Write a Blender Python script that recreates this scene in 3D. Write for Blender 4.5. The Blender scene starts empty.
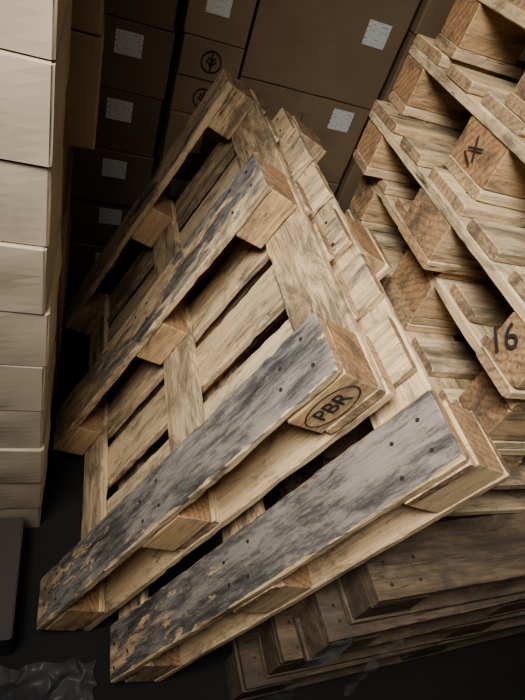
import bpy, bmesh, math, random
from mathutils import Vector, Matrix, noise
random.seed(7)
R=random.uniform
scene=bpy.context.scene
COL=scene.collection
FZ=-0.06   # floor height (camera frame of reference keeps z=1.5)

# ------------------------------------------------------------------ node helpers
def new_mat(name):
    m=bpy.data.materials.new(name); m.use_nodes=True
    nt=m.node_tree; nt.nodes.clear()
    out=nt.nodes.new('ShaderNodeOutputMaterial'); b=nt.nodes.new('ShaderNodeBsdfPrincipled')
    nt.links.new(b.outputs[0],out.inputs[0])
    return m,nt,b
def N(nt,t,**kw):
    n=nt.nodes.new(t)
    for k,v in kw.items():
        if k.startswith('_'): setattr(n,k[1:],v)
        else: n.inputs[k].default_value=v
    return n
def link(nt,a,b): nt.links.new(a,b)
def ramp(nt,src,stops):
    r=nt.nodes.new('ShaderNodeValToRGB'); e=r.color_ramp.elements
    while len(e)<len(stops): e.new(0.5)
    for el,(p,c) in zip(e,stops):
        el.position=p; el.color=(c,c,c,1) if isinstance(c,(int,float)) else (*c,1)
    link(nt,src,r.inputs[0]); return r.outputs[0]
def mix(nt,fac,a,b,mode='MIX'):
    m=nt.nodes.new('ShaderNodeMix'); m.data_type='RGBA'; m.blend_type=mode
    for i,v in ((0,fac),(6,a),(7,b)):
        if hasattr(v,'is_linked'): link(nt,v,m.inputs[i])
        elif isinstance(v,(int,float)): m.inputs[i].default_value=v
        else: m.inputs[i].default_value=(*v,1)
    return m.outputs[2]
def math_(nt,op,a,b=0.5,clamp=False):
    m=nt.nodes.new('ShaderNodeMath'); m.operation=op; m.use_clamp=clamp
    for i,v in ((0,a),(1,b)):
        if hasattr(v,'is_linked'): link(nt,v,m.inputs[i])
        else: m.inputs[i].default_value=v
    return m.outputs[0]
def noise_t(nt,vec,scale,detail=5,rough=0.6,dist=0.0,mapscale=None):
    if mapscale:
        mp=nt.nodes.new('ShaderNodeMapping'); mp.inputs['Scale'].default_value=mapscale
        link(nt,vec,mp.inputs[0]); vec=mp.outputs[0]
    n=N(nt,'ShaderNodeTexNoise',Scale=scale,Detail=detail,Roughness=rough,Distortion=dist)
    link(nt,vec,n.inputs['Vector']); return n.outputs['Fac']

# ------------------------------------------------------------------ wood
def wood_mat(name,light,dark,end=False,bright=1.0):
    m,nt,b=new_mat(name)
    at=N(nt,'ShaderNodeAttribute',_attribute_name='bc').outputs['Vector']
    ca=N(nt,'ShaderNodeAttribute',_attribute_name='bcol')
    sp=nt.nodes.new('ShaderNodeSeparateColor'); link(nt,ca.outputs['Color'],sp.inputs[0])
    tint,paint,dirt=sp.outputs[0],sp.outputs[1],sp.outputs[2]
    if not end:
        g1=noise_t(nt,at,1.0,5,0.55,0.9,(1.1,28,28))
        g2=noise_t(nt,at,1.0,4,0.75,0.3,(6,240,240))
        base=ramp(nt,g1,[(0.25,dark),(0.42,tuple(a*.8+c*.2 for a,c in zip(light,dark))),(0.60,light)])
        fine=ramp(nt,g2,[(0.3,0.60),(0.6,1.0)])
        base=mix(nt,0.7,base,fine,'MULTIPLY')
        mp=nt.nodes.new('ShaderNodeMapping'); mp.inputs['Scale'].default_value=(5.5,11,11); link(nt,at,mp.inputs[0])
        v=N(nt,'ShaderNodeTexVoronoi',Scale=1.0); link(nt,mp.outputs[0],v.inputs['Vector'])
        knot=ramp(nt,v.outputs['Distance'],[(0.06,1.0),(0.14,0.0)])
        sc=nt.nodes.new('ShaderNodeSeparateColor'); link(nt,v.outputs['Color'],sc.inputs[0])
        on=math_(nt,'GREATER_THAN',sc.outputs[0],0.72)
        base=mix(nt,math_(nt,'MULTIPLY',math_(nt,'MULTIPLY',knot,on),0.8),base,(0.10,0.05,0.025))
    else:
        mp=nt.nodes.new('ShaderNodeMapping'); mp.inputs['Scale'].default_value=(0.2,1,1); mp.inputs['Location'].default_value=(0,0.05,0.07); link(nt,at,mp.inputs[0])
        w=N(nt,'ShaderNodeTexWave',Scale=22.0,Distortion=6.0,Detail=4.0,_wave_type='RINGS',_rings_direction='X'); link(nt,mp.outputs[0],w.inputs[0])
        base=ramp(nt,w.outputs['Fac'],[(0.0,dark),(0.5,light)])
        g2=noise_t(nt,at,150,4,0.7)
        base=mix(nt,0.8,base,ramp(nt,g2,[(0.35,0.55),(0.6,1.0)]),'MULTIPLY')
    base=mix(nt,tint,mix(nt,0.85,base,(0.90,0.72,0.55),'MULTIPLY'),mix(nt,0.5,base,(1.15,1.12,1.05),'MULTIPLY'))
    # dirt clouds, stains and scuffs
    d1=noise_t(nt,at,1.0,8,0.76,0.6,(5,15,15))
    dm=ramp(nt,math_(nt,'ADD',d1,math_(nt,'MULTIPLY',dirt,0.34)),[(0.57,0.0),(0.73,1.0)])
    base=mix(nt,math_(nt,'MULTIPLY',dm,0.72),base,(0.065,0.056,0.048))
    sc1=noise_t(nt,at,1.0,8,0.85,0.4,(14,75,75))
    base=mix(nt,math_(nt,'MULTIPLY',ramp(nt,sc1,[(0.54,0.0),(0.64,1.0)]),0.6),base,(0.085,0.068,0.055))
    # drying cracks: thin dark lines along the grain
    if not end:
        ck=noise_t(nt,at,1.0,2,0.5,0.2,(1.6,46,46))
        ckm=math_(nt,'ABSOLUTE',math_(nt,'SUBTRACT',ck,0.5))
        ckm=ramp(nt,ckm,[(0.0,1.0),(0.009,0.0)])
        ckz=ramp(nt,noise_t(nt,at,1.0,3,0.5,0,(4,9,9)),[(0.46,0.0),(0.54,1.0)])
        base=mix(nt,math_(nt,'MULTIPLY',math_(nt,'MULTIPLY',ckm,ckz),0.9),base,(0.025,0.018,0.013))
    # grey weathered film/paint
    p1=noise_t(nt,at,1.0,10,0.80,0.5,(9,34,34))
    p2=noise_t(nt,at,1.0,6,0.7,0.6,(3.5,9,9))
    ps=math_(nt,'ADD',math_(nt,'ADD',math_(nt,'MULTIPLY',p1,1.0),math_(nt,'MULTIPLY',p2,1.0)),math_(nt,'SUBTRACT',paint,1.5))
    pm=ramp(nt,ps,[(0.28,0.0),(0.33,0.95)])
    pn=noise_t(nt,at,1.0,10,0.9,0.3,(11,70,70))
    pl=noise_t(nt,at,1.0,4,0.65,0.5,(4,12,12))
    pcol=ramp(nt,math_(nt,'ADD',math_(nt,'MULTIPLY',pn,0.8),math_(nt,'MULTIPLY',pl,0.4)),[(0.49,(0.030,0.030,0.032)),(0.58,(0.098,0.098,0.103)),(0.66,(0.29,0.27,0.245))])
    base=mix(nt,pm,base,pcol)
    link(nt,base,b.inputs['Base Color'])
    rr=N(nt,'ShaderNodeMapRange'); link(nt,pm,rr.inputs[0]); rr.inputs[3].default_value=0.82; rr.inputs[4].default_value=0.46
    link(nt,rr.outputs[0],b.inputs['Roughness'])
    b.inputs['Specular IOR Level'].default_value=0.35
    bp=N(nt,'ShaderNodeBump',Strength=0.75,Distance=0.004)
    hn=math_(nt,'ADD',noise_t(nt,at,1.0,7,0.75,0.3,(8,130,130)),math_(nt,'MULTIPLY',p1,0.8))
    link(nt,hn,bp.inputs['Height']); link(nt,bp.outputs[0],b.inputs['Normal'])
    return m
W1=wood_mat('pallet_wood',(0.74,0.61,0.43),(0.49,0.36,0.23))
W1e=wood_mat('pallet_endgrain',(0.50,0.365,0.24),(0.38,0.265,0.165),end=True)
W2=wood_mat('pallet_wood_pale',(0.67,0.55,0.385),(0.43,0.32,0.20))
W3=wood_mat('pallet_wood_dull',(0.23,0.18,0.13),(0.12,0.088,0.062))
def plain(name,c,rough=0.6,metal=0.0):
    m,nt,b=new_mat(name)
    tc=nt.nodes.new('ShaderNodeTexCoord').outputs['Object']
    n=noise_t(nt,tc,30,4,0.6)
    link(nt,mix(nt,n,tuple(x*0.75 for x in c),tuple(min(1,x*1.2) for x in c)),b.inputs['Base Color'])
    b.inputs['Roughness'].default_value=rough; b.inputs['Metallic'].default_value=metal
    return m
NAIL=plain('nail_steel',(0.06,0.05,0.045),0.6,0.4)
INK=plain('black_ink',(0.03,0.024,0.02),0.8)

def nz(x,s): return noise.noise(Vector((x,s*13.7,s*3.1)))
def add_board(bm,axis,o,lx,ly,lz,tint=0.5,paint=0.0,paint_hi=0.0,dirt=0.3,chip=1.0):
    """axis u/v : board length direction. o=(u,v,w) low corner, lx length, ly width, lz thickness"""
    bc=bm.verts.layers.float_vector['bc']; bl=bm.verts.layers.float_color['bcol']
    s=R(0,500); off=Vector((R(0,60),R(0,60),R(0,60)))
    seg=max(3,int(lx/0.022))
    xs=[0,0.003]+[lx*i/seg for i in range(1,seg)]+[lx-0.003,lx]
    rings=[]
    bow=R(-1,1)*0.0025 if lx>0.4 else 0
    for i,x in enumerate(xs):
        endr=0.002 if i in (0,len(xs)-1) else 0.0
        pts=[]
        for k,(cy,cz) in enumerate(((0,0),(1,0),(1,1),(0,1))):
            c=0.0020+chip*(max(0,nz(x*7,s+k*5)-0.2)*0.011+max(0,nz(x*31,s+k*7)-0.12)*0.010+max(0,nz(x*70,s+k*9))*0.005)+endr
            c=min(c,lz*0.42)
            c2=c*1.3
            y=ly*cy; z=lz*cz; sy=1-2*cy; sz=1-2*cz
            a=(y+sy*c2,z+sz*endr*0.5); d=(y+sy*endr*0.5,z+sz*c)
            order=[d,a] if (k in (0,2)) else [a,d]
            for (yy,zz) in order: pts.append((yy,zz))
        ring=[]
        wob=nz(x*3,s+50)*0.002; b2=bow*math.sin(math.pi*x/lx)
        fall=1.0
        if lx>0.9:
            t=max(0,(x/lx-0.55)/0.45); fall=1.0-0.17*t*t*(3-2*t)
        for (yy,zz) in pts:
            xx=x
            if i<2: xx=x+R(-1,1)*0.0016*chip
            if i>=len(xs)-2: xx=x-R(-1,1)*0.0016*chip
            P=(xx,yy+wob,zz+b2*0.5)
            if axis=='u': q=(o[0]+P[0],o[1]+P[1],o[2]+P[2])
            else: q=(o[0]+P[1],o[1]+P[0],o[2]+P[2])
            vv=bm.verts.new(q)
            vv[bc]=Vector((xx,yy,zz))+off
            low=zz<0.0021; high=zz>lz-0.0021
            pv=paint*fall if low else (paint_hi*fall if high else 0.08)
            vv[bl]=(tint,pv,dirt,1)
            ring.append(vv)
        rings.append(ring)
    for r0,r1 in zip(rings[:-1],rings[1:]):
        for k in range(8):
            bm.faces.new((r0[k],r0[(k+1)%8],r1[(k+1)%8],r1[k]))
    f0=bm.faces.new(rings[0][::-1]); f1=bm.faces.new(rings[-1]); f0.material_index=1; f1.material_index=1
def add_nail(bm,u,v,w,r=0.0040):
    vs=[]
    for k in range(8):
        a=k*math.pi/4
        vs.append((bm.verts.new((u+r*math.cos(a),v+r*math.sin(a),w-0.0006)),bm.verts.new((u+r*math.cos(a),v+r*math.sin(a),w+0.0006))))
    for k in range(8):
        f=bm.faces.new((vs[k][0],vs[(k+1)%8][0],vs[(k+1)%8][1],vs[k][1])); f.material_index=2
    f=bm.faces.new([a[0] for a in vs]); f.material_index=2
    f=bm.faces.new([a[1] for a in vs]); f.material_index=2

def make_pallet(name,LU,WV,T,runners,deck,blocks_u,paints,mats,M,tb=0.021,dirt=0.3,tints=(0.2,1.0),sp_=0.25,deck_hi=None,chip=1.0):
    bm=bmesh.new()
    bm.verts.layers.float_vector.new('bc'); bm.verts.layers.float_color.new('bcol')
    rt=lambda: R(*tints)
    for (v0,w),p in zip(runners,paints):
        add_board(bm,'u',(R(-.003,.003),v0,0),LU,w,tb,rt(),p,0.1,dirt+R(-.1,.2),chip)
    bh=T-3*tb
    for iu,(u0,lu) in enumerate(blocks_u):
        for (v0,w) in runners:
            add_board(bm,'u',(u0+R(-.003,.004),v0+R(.0,.004),tb),lu,w-0.005,bh,R(0.0,0.45),0.15,0.15,dirt+R(-.1,.15),0.6*chip)
        add_board(bm,'v',(u0+R(-.002,.003),R(-.003,.003),tb+bh),WV,lu*0.94,tb,rt(),sp_+0.3*(iu==1),0.2,dirt+R(-.1,.2),chip)
        for (v0,w) in runners:
            for a in (0.25,0.75):
                for c in (0.3,0.72):
                    add_nail(bm,u0+lu*a+R(-.01,.01),v0+w*c+R(-.01,.01),-0.0003)
                    add_nail(bm,u0+lu*a+R(-.01,.01),v0+w*c+R(-.01,.01),T+0.0003)
    for i,(v0,w) in enumerate(deck):
        ph=deck_hi[i] if deck_hi else 0.35
        add_board(bm,'u',(R(-.007,.007),v0,T-tb),LU+R(-.004,.004),w,tb,rt(),R(0.2,0.5),ph,dirt+R(-.15,.25),chip)
    bmesh.ops.recalc_face_normals(bm,faces=bm.faces)
    me=bpy.data.meshes.new(name); bm.to_mesh(me); bm.free()
    for m in mats: me.materials.append(m)
    ob=bpy.data.objects.new(name,me); ob.matrix_world=M; COL.objects.link(ob)
    return ob
PBR_RUN=[(0,0.125),(0.525,0.15),(1.075,0.125)]
PBR_DECK=[(i*0.1785,0.129) for i in range(7)]
EUR_RUN=[(0,0.10),(0.3275,0.145),(0.70,0.10)]
EUR_DECK=[(0,0.145),(0.19,0.10),(0.3275,0.145),(0.51,0.10),(0.655,0.145)]
EUR_BL=[(0,0.145),(0.5275,0.145),(1.055,0.145)]

# ------------------------------------------------------------------ leaning pallets
Lv=Vector((-0.3655,0,-0.9308)); Yv=Vector((0,1,0)); Dv=Vector((0.9308,0,-0.3655))
P0=Vector((0.361,0.466,1.005))
def lean_M(l,v,s):
    o=P0+Lv*l+Yv*v+Dv*s
    return Matrix(((Lv.x,Yv.x,Dv.x,o.x),(Lv.y,Yv.y,Dv.y,o.y),(Lv.z,Yv.z,Dv.z,o.z),(0,0,0,1)))
pal1=make_pallet('leaning_wooden_pallet',1.08,1.2,0.142,PBR_RUN,PBR_DECK,[(0,.135),(.455,.14),(.944,.135)],(0.96,0.81,0.76),(W1,W1e,NAIL),lean_M(0,0,0),dirt=0.26,tints=(0.5,1.0))
# second leaning pallet is turned deck-to-deck with the first
pal2=make_pallet('leaning_wooden_pallet',1.06,1.2,0.142,PBR_RUN,PBR_DECK,[(0,.135),(.45,.14),(.925,.135)],(0.4,0.4,0.4),(W1,W1e,NAIL),
    lean_M(-0.042,-0.1375+1.2,0.163+0.142)@Matrix.Rotation(math.pi,4,'X'),dirt=0.28,tints=(0.3,0.9),deck_hi=[0.5,0.7,0.55,0.75,0.5,0.55,1.0])

def add_text(parent,name,body,size,M,mat,shear=0,bold=0.0):
    cu=bpy.data.curves.new(name,'FONT'); cu.body=body; cu.size=size; cu.align_x='CENTER'; cu.align_y='CENTER'
    cu.extrude=0.0003; cu.offset=bold; cu.shear=shear
    ob=bpy.data.objects.new(name,cu); cu.materials.append(mat); COL.objects.link(ob)
    ob.parent=parent; ob.matrix_local=M
    return ob
def add_ring(parent,name,rx,ry,M,mat,th=0.0013):
    cu=bpy.data.curves.new(name,'CURVE'); cu.dimensions='3D'; sp=cu.splines.new('POLY'); sp.points.add(47)
    for i in range(48):
        a=i*math.tau/48; sp.points[i].co=(rx*math.cos(a),ry*math.sin(a),0,1)
    sp.use_cyclic_u=True; cu.bevel_depth=th; cu.materials.append(mat)
    ob=bpy.data.objects.new(name,cu); COL.objects.link(ob); ob.parent=parent; ob.matrix_local=M@Matrix.Scale(0.3,4,(0,0,1))
    return ob
MS=Matrix(((-1,0,0,0.068),(0,0,-1,-0.0014),(0,-1,0,0.060),(0,0,0,1)))
add_text(pal1,'stamp_text','PBR',0.042,MS,INK)
add_ring(pal1,'stamp_ring',0.056,0.030,MS,INK)

# ------------------------------------------------------------------ right flat stack
T_UP=0.1476; base7=1.012; pl=(base7-FZ)/7
stack=[]
for k in range(0,11):
    if k<7: z=FZ+k*pl; T=pl-0.0008
    else: z=base7+(k-7)*T_UP; T=T_UP-0.0008
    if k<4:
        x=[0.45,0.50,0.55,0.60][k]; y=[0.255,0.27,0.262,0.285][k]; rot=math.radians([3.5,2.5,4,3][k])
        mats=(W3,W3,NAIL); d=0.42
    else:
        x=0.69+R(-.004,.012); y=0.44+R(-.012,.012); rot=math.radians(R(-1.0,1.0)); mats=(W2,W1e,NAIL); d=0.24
        if k==8: x=0.675
        if k==9: y=0.38; rot=math.radians(-1.5); x=0.675
        if k==10: y=0.46; x=0.68
    if k==7: y=0.418;x=0.640;rot=0
    M=Matrix.Translation((x,y,z))@Matrix.Rotation(rot,4,'Z')
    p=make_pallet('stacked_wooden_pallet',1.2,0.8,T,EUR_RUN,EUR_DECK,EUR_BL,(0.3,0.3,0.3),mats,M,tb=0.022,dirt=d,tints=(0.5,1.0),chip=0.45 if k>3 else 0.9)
    stack.append(p)
def face_u0(v,w,ang=0):
    return Matrix(((0,0,-1,-0.0045),(-1,0,0,v),(0,1,0,w),(0,0,0,1)))@Matrix.Rotation(ang,4,'Z')
add_text(stack[7],'marker_number','16',0.060,face_u0(0.072,0.062,1.0),INK)
add_ring(stack[9],'stamp_ring',0.032,0.03,face_u0(0.40,0.06),INK,0.0016)
add_text(stack[9],'stamp_text','C',0.035,face_u0(0.40,0.06),INK)
add_text(stack[8],'burn_mark_text','IX',0.05,face_u0(0.40,0.06,1.2),INK)

# ------------------------------------------------------------------ cardboard
def card_mat(name,c,rough=0.65,streak=0.3,bump=0.25):
    m,nt,b=new_mat(name)
    tc=N(nt,'ShaderNodeAttribute',_attribute_name='bc').outputs['Vector']
    a=noise_t(nt,tc,3,5,0.6); f=noise_t(nt,tc,1,3,0.6,0,(6,6,160))
    base=mix(nt,ramp(nt,a,[(0.3,0.0),(0.7,1.0)]),tuple(x*0.82 for x in c),tuple(x*1.10 for x in c))
    base=mix(nt,streak,base,ramp(nt,f,[(0.3,0.75),(0.65,1.0)]),'MULTIPLY')
    link(nt,base,b.inputs['Base Color']); b.inputs['Roughness'].default_value=rough
    bp=N(nt,'ShaderNodeBump',Strength=bump,Distance=0.006)
    link(nt,noise_t(nt,tc,4,3,0.5,0.8),bp.inputs['Height']); link(nt,bp.outputs[0],b.inputs['Normal'])
    return m
CARD_L=card_mat('cardboard_pale',(0.42,0.36,0.28),rough=0.5,streak=0.06,bump=0.7)
CARD_M=card_mat('cardboard_kraft',(0.28,0.20,0.13))
CARD_D=card_mat('cardboard_dark',(0.20,0.145,0.105))
CARD_X=card_mat('cardboard_blackish',(0.05,0.043,0.038))
TAPE=plain('packing_tape',(0.30,0.22,0.15),0.25)
GAPM=plain('box_flap_gap',(0.10,0.07,0.045),0.9)
def label_mat():
    m,nt,b=new_mat('paper_label')
    at=N(nt,'ShaderNodeAttribute',_attribute_name='bc').outputs['Vector']
    mp=nt.nodes.new('ShaderNodeMapping'); link(nt,at,mp.inputs[0]); mp.inputs['Scale'].default_value=(26,95,1)
    br=N(nt,'ShaderNodeTexBrick',Scale=1.0); link(nt,mp.outputs[0],br.inputs[0])
    br.inputs['Color1'].default_value=(0.85,0.85,0.85,1); br.inputs['Color2'].default_value=(0.3,0.3,0.3,1); br.inputs['Mortar'].default_value=(1,1,1,1)
    br.inputs['Mortar Size'].default_value=0.22; br.inputs['Brick Width'].default_value=1.1; br.inputs['Row Height'].default_value=0.8
    n=noise_t(nt,at,220,2,0.5)
    txt=mix(nt,ramp(nt,n,[(0.46,0.0),(0.5,1.0)]),br.outputs[0],(1,1,1))
    link(nt,mix(nt,1.0,txt,(0.74,0.74,0.75),'MULTIPLY'),b.inputs['Base Color']); b.inputs['Roughness'].default_value=0.5
    return m
LABEL=label_mat()
def make_box(name,x0,x1,y0,y1,z0,z1,mat,label=None,rot=0.0,tree=False,tape=True,bulge=0.003,side_label=None,seam=False,crush=0.003):
    sx,sy,sz=x1-x0,y1-y0,z1-z0
    bm=bmesh.new(); bc=bm.verts.layers.float_vector.new('bc')
    n=10; s=R(0,300); off=Vector((R(0,40),R(0,40),R(0,40)))
    def shape(a,b,c):
        P=Vector((a*sx,b*sy,c*sz))
        ea,eb,ec=(1-(2*a)**2),(1-(2*b)**2),(1-(2*c)**2)
        if abs(a)>0.499: P.x+=math.copysign(1,a)*bulge*eb*ec*(0.4+noise.noise(P*7+off)*1.6)
        if abs(b)>0.499: P.y+=math.copysign(1,b)*bulge*ea*ec*(0.4+noise.noise(P*7+off)*1.6)
        cnt=[abs(a)>0.499,abs(b)>0.499,abs(c)>0.499]
        if sum(cnt)>=2:
            k=crush*(0.5+1.0*max(0,noise.noise(P*14+off*2)))
            if cnt[0]: P.x-=math.copysign(k,a)
            if cnt[1]: P.y-=math.copysign(k,b)
            if cnt[2]: P.z-=math.copysign(k*0.6,c)
        return P
    ids={}
    e=0.012
    tt=[0,e]+[e+(1-2*e)*i/(n-2) for i in range(1,n-2)]+[1-e,1.0]
    m=len(tt)-1
    def gv(i,j,k):
        if (i,j,k) not in ids:
            v=bm.verts.new(shape(tt[i]-.5,tt[j]-.5,tt[k]-.5)); v[bc]=v.co+off; ids[(i,j,k)]=v
        return ids[(i,j,k)]
    for i in range(m):
        for j in range(m):
            for c in (0,m):
                bm.faces.new((gv(i,j,c),gv(i+1,j,c),gv(i+1,j+1,c),gv(i,j+1,c)))
                bm.faces.new((gv(i,c,j),gv(i+1,c,j),gv(i+1,c,j+1),gv(i,c,j+1)))
                bm.faces.new((gv(c,i,j),gv(c,i+1,j),gv(c,i+1,j+1),gv(c,i,j+1)))
    bmesh.ops.recalc_face_normals(bm,faces=bm.faces)
    def patch(cx,cz,w,h,mi,dep=0.0012,axis='y'):
        g=6; rows=[]
        for q in range(g+1):
            row=[]
            for p in range(g+1):
                a=(cx+w*(p/g-.5)); c=(cz+h*(q/g-.5))
                if axis=='y':
                    P=shape(max(-.49,min(.49,a/sx)),-0.5,max(-.49,min(.49,c/sz)))
                    v=bm.verts.new((P.x,P.y-dep-0.001,P.z))
                elif axis=='z':
                    v=bm.verts.new((a,c,sz/2+dep*0.4))
                else:
                    P=shape(0.5,max(-.49,min(.49,a/sy)),max(-.49,min(.49,c/sz)))
                    v=bm.verts.new((P.x+dep+0.001,P.y,P.z))
                v[bc]=(w*p/g,h*q/g,s)
                row.append(v)
            rows.append(row)
        for q in range(g):
            for p in range(g):
                f=bm.faces.new((rows[q][p],rows[q][p+1],rows[q+1][p+1],rows[q+1][p])); f.material_index=mi; f.smooth=True
    if tape:
        patch(0,sz/2-0.035,0.05,0.065,1)
        patch(0,0,0.05,sy*0.995,1,axis='z')
    if seam: patch(0,0,0.004,sz*0.97,3,dep=0.0006)
    if label: patch((label[0]-.5)*sx,(label[1]-.5)*sz,label[2],label[3],2)
    if side_label: patch((side_label[0]-.5)*sy,(side_label[1]-.5)*sz,side_label[2],side_label[3],2,axis='x')
    me=bpy.data.meshes.new(name); bm.to_mesh(me); bm.free()
    for q in (mat,TAPE,LABEL,GAPM): me.materials.append(q)
    ob=bpy.data.objects.new(name,me); COL.objects.link(ob)
    ob.matrix_world=Matrix.Translation(((x0+x1)/2,(y0+y1)/2,(z0+z1)/2))@Matrix.Rotation(rot,4,'Z')
    if tree:
        M=Matrix(((1,0,0,0.0),(0,0,-1,-sy/2-bulge-0.001),(0,1,0,0),(0,0,0,1)))
        add_ring(ob,'logo_ring',0.032,0.032,M,INK,0.0022)
        cu=bpy.data.curves.new('logo_tree','CURVE'); cu.dimensions='3D'
        for pts in ([(0,-.028),(0,.024)],[(0,-.012),(-.016,.004)],[(0,-.012),(.016,.004)],[(0,.002),(-.011,.014)],[(0,.002),(.011,.014)]):
            sp=cu.splines.new('POLY'); sp.points.add(1)
            for i,(a,b) in enumerate(pts): sp.points[i].co=(a,b,0,1)
        cu.bevel_depth=0.0026; cu.materials.append(INK)
        t=bpy.data.objects.new('logo_tree',cu); COL.objects.link(t); t.parent=ob; t.matrix_local=M@Matrix.Scale(0.3,4,(0,0,1))
    return ob
# left pale column
z=FZ; hs=[0.125]+[0.1455]*13  # upper rows are out of view, added to lengthen the shadow behind
for i,hh in enumerate(hs):
    dx=R(-.006,.006); dy=R(-.007,.007)
    make_box('cardboard_box',-0.44+dx,-0.046+dx*0.6,0.757+dy,1.13+dy,z+0.0006,z+hh-0.0006,CARD_L,rot=R(-.012,.012),tape=False,bulge=0.010,crush=0.0045)
    z+=hh
# low blackish carton standing in front of the column
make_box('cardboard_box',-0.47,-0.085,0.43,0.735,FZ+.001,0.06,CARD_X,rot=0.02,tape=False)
# column behind it
z=FZ
for i in range(8):
    dx=R(-.01,.01)+(0.03 if i>=4 else -0.02)
    make_box('cardboard_box',-0.50+dx,-0.02+dx,1.20,1.66,z+.001,z+.24-.001,CARD_M,rot=R(-.01,.01),side_label=(0.5,0.5,0.1,0.08) if i==4 else None)
    z+=.24
# back row
Yb=1.88
h=0.213; z=FZ
for i in range(8):
    dx=R(-.008,.008)
    make_box('cardboard_box',-0.22+dx,0.238+dx,Yb+R(-.01,.01),Yb+0.4,z+.001,z+h-.001,CARD_D,label=(0.70,0.70,0.085,0.07),tape=False); z+=h
zB=[FZ,0.2,0.4,0.6,0.785,0.905,1.025,1.24,1.45,1.65]
for i in range(9):
    lab=(0.45,0.5,0.075,0.07) if i in (1,2,3,6) else None
    make_box('cardboard_box',0.255+R(-.006,.006),0.455,Yb-0.05+R(-.01,.01),Yb+0.35,zB[i]+.001,zB[i+1]-.001,CARD_M,label=lab,tree=i in (4,5),tape=False)
zC=[FZ,0.31,0.62,0.93,1.36,1.66]
for i in range(5):
    make_box('cardboard_box',0.475,1.0+R(-.01,.01),Yb+R(-.01,.01),Yb+0.4,zC[i]+.001,zC[i+1]-.001,CARD_M,label=(0.80,[.6,.6,.80,.55,.5][i],0.085,0.075) if i in (2,3) else None,seam=i!=3)
zD=[FZ,0.4,0.8,1.2,1.6]
for i in range(4):
    make_box('cardboard_box',1.02,1.55,Yb+R(-.01,.01),Yb+0.4,zD[i]+.001,zD[i+1]-.001,CARD_M,label=(0.2,0.6,0.10,0.10))

# ------------------------------------------------------------------ plastic film
def film_mat():
    m,nt,b=new_mat('stretch_film')
    b.inputs['Base Color'].default_value=(0.17,0.175,0.185,1); b.inputs['Roughness'].default_value=0.35
    tc=nt.nodes.new('ShaderNodeTexCoord').outputs['Object']
    link(nt,ramp(nt,noise_t(nt,tc,9,5,0.6),[(0.35,0.12),(0.7,0.6)]),b.inputs['Alpha'])
    return m
FILM=film_mat()
def film(name,o,du,dv,nu,nv,amp,sc,n=Vector((0,0,1))):
    bm=bmesh.new(); g=[]; s=Vector((R(0,50),R(0,50),R(0,50)))
    for i in range(nu+1):
        r=[]
        for j in range(nv+1):
            P=o+du*(i/nu)+dv*(j/nv)
            q=P*sc+s
            P=P+n*(abs(noise.noise(q))*amp*1.6)+noise.noise_vector(q*1.7)*amp*0.5
            if P.z<FZ+0.004: P.z=FZ+0.004
            r.append(bm.verts.new(P))
        g.append(r)
    for i in range(nu):
        for j in range(nv):
            f=bm.faces.new((g[i][j],g[i+1][j],g[i+1][j+1],g[i][j+1])); f.smooth=True
    me=bpy.data.meshes.new(name); bm.to_mesh(me); bm.free(); me.materials.append(FILM)
    ob=bpy.data.objects.new(name,me); COL.objects.link(ob); return ob
film('stretch_film_scrap',Vector((-0.20,0.18,FZ+0.010)),Vector((0.31,0.0,0)),Vector((0,0.22,0)),80,50,0.03,20)
film('stretch_film_strip',Vector((0.50,0.243,0.50)),Vector((0.05,-0.005,0)),Vector((-0.05,-0.03,-0.50)),10,50,0.014,18,Vector((0,-1,0)))
film('stretch_film_strip',Vector((0.66,0.243,0.46)),Vector((0.03,-0.005,0)),Vector((0.03,-0.02,-0.35)),8,40,0.014,18,Vector((0,-1,0)))

# ------------------------------------------------------------------ room
def slab(name,x0,x1,y0,y1,z0,z1,mat):
    bm=bmesh.new(); bmesh.ops.create_cube(bm,size=1)
    for v in bm.verts: v.co=Vector(((x0+x1)/2+v.co.x*(x1-x0),(y0+y1)/2+v.co.y*(y1-y0),(z0+z1)/2+v.co.z*(z1-z0)))
    me=bpy.data.meshes.new(name); bm.to_mesh(me); bm.free(); me.materials.append(mat)
    ob=bpy.data.objects.new(name,me); COL.objects.link(ob); return ob
def conc(name,c):
    m,nt,b=new_mat(name); tc=nt.nodes.new('ShaderNodeTexCoord').outputs['Object']
    a=noise_t(nt,tc,4,8,0.65)
    link(nt,ramp(nt,a,[(0.3,tuple(x*0.6 for x in c)),(0.7,tuple(x*1.2 for x in c))]),b.inputs['Base Color'])
    b.inputs['Roughness'].default_value=0.85
    bp=N(nt,'ShaderNodeBump',Strength=0.3,Distance=0.01); link(nt,a,bp.inputs['Height']); link(nt,bp.outputs[0],b.inputs['Normal'])
    return m
FL=conc('dark_concrete',(0.012,0.011,0.011)); WL=conc('wall_plaster',(0.08,0.075,0.07))
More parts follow.
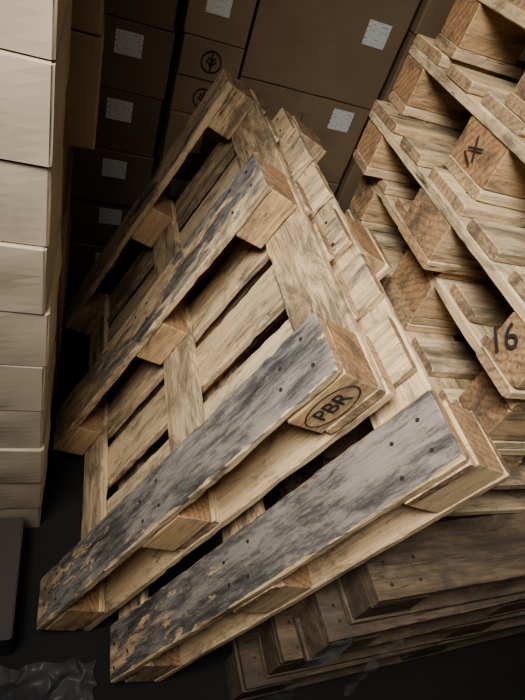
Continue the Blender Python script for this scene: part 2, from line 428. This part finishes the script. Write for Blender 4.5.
slab('floor',-1.6,2.6,-1.6,2.7,FZ-.1,FZ,FL)
slab('wall_back',-1.6,2.6,2.6,2.7,FZ,3.2,WL)
slab('wall_left',-1.7,-1.6,-1.6,2.7,FZ,3.2,WL)
slab('wall_right',2.6,2.7,-1.6,2.7,FZ,3.2,WL)
slab('wall_front',-1.6,2.6,-1.7,-1.6,FZ,3.2,WL)
slab('ceiling',-1.6,2.6,-1.6,2.7,3.2,3.3,WL)

# ------------------------------------------------------------------ light
def area(name,loc,target,size,sizey,power,col,spread=180):
    l=bpy.data.lights.new(name,'AREA'); l.shape='RECTANGLE'; l.size=size; l.size_y=sizey; l.energy=power; l.color=col; l.spread=math.radians(spread)
    o=bpy.data.objects.new(name,l); COL.objects.link(o); o.location=loc
    o.rotation_euler=(Vector(target)-Vector(loc)).to_track_quat('-Z','Y').to_euler(); return o
area('hanging_lamp_light',(-0.42,0.0,2.25),(0.46,0.68,1.0),0.75,0.5,14,(1.0,0.955,0.875),84)
area('back_fill_light',(0.35,0.4,3.1),(0.4,0.9,0.5),1.2,0.4,5,(1.0,0.97,0.92),150)  # added fill with no real fixture, softens the dark at the back
w=bpy.data.worlds.new('world'); scene.world=w; w.use_nodes=True
w.node_tree.nodes['Background'].inputs[0].default_value=(0.5,0.55,0.6,1); w.node_tree.nodes['Background'].inputs[1].default_value=0.1

# ------------------------------------------------------------------ camera
cam=bpy.data.cameras.new('camera'); co=bpy.data.objects.new('camera',cam); COL.objects.link(co)
Xc=Vector((0.9373,-0.1874,0.2936)); Yc=Vector((-0.0707,0.7231,0.6872)); Zc=Vector((-0.3411,-0.6648,0.6645))
co.matrix_world=Matrix(((Xc.x,Yc.x,Zc.x,0),(Xc.y,Yc.y,Zc.y,0),(Xc.z,Yc.z,Zc.z,1.5),(0,0,0,1)))
cam.lens=27; cam.sensor_width=36; cam.sensor_fit='AUTO'; cam.clip_start=0.02
scene.camera=co
scene.view_settings.view_transform='AgX'
scene.view_settings.look='AgX - Medium High Contrast'
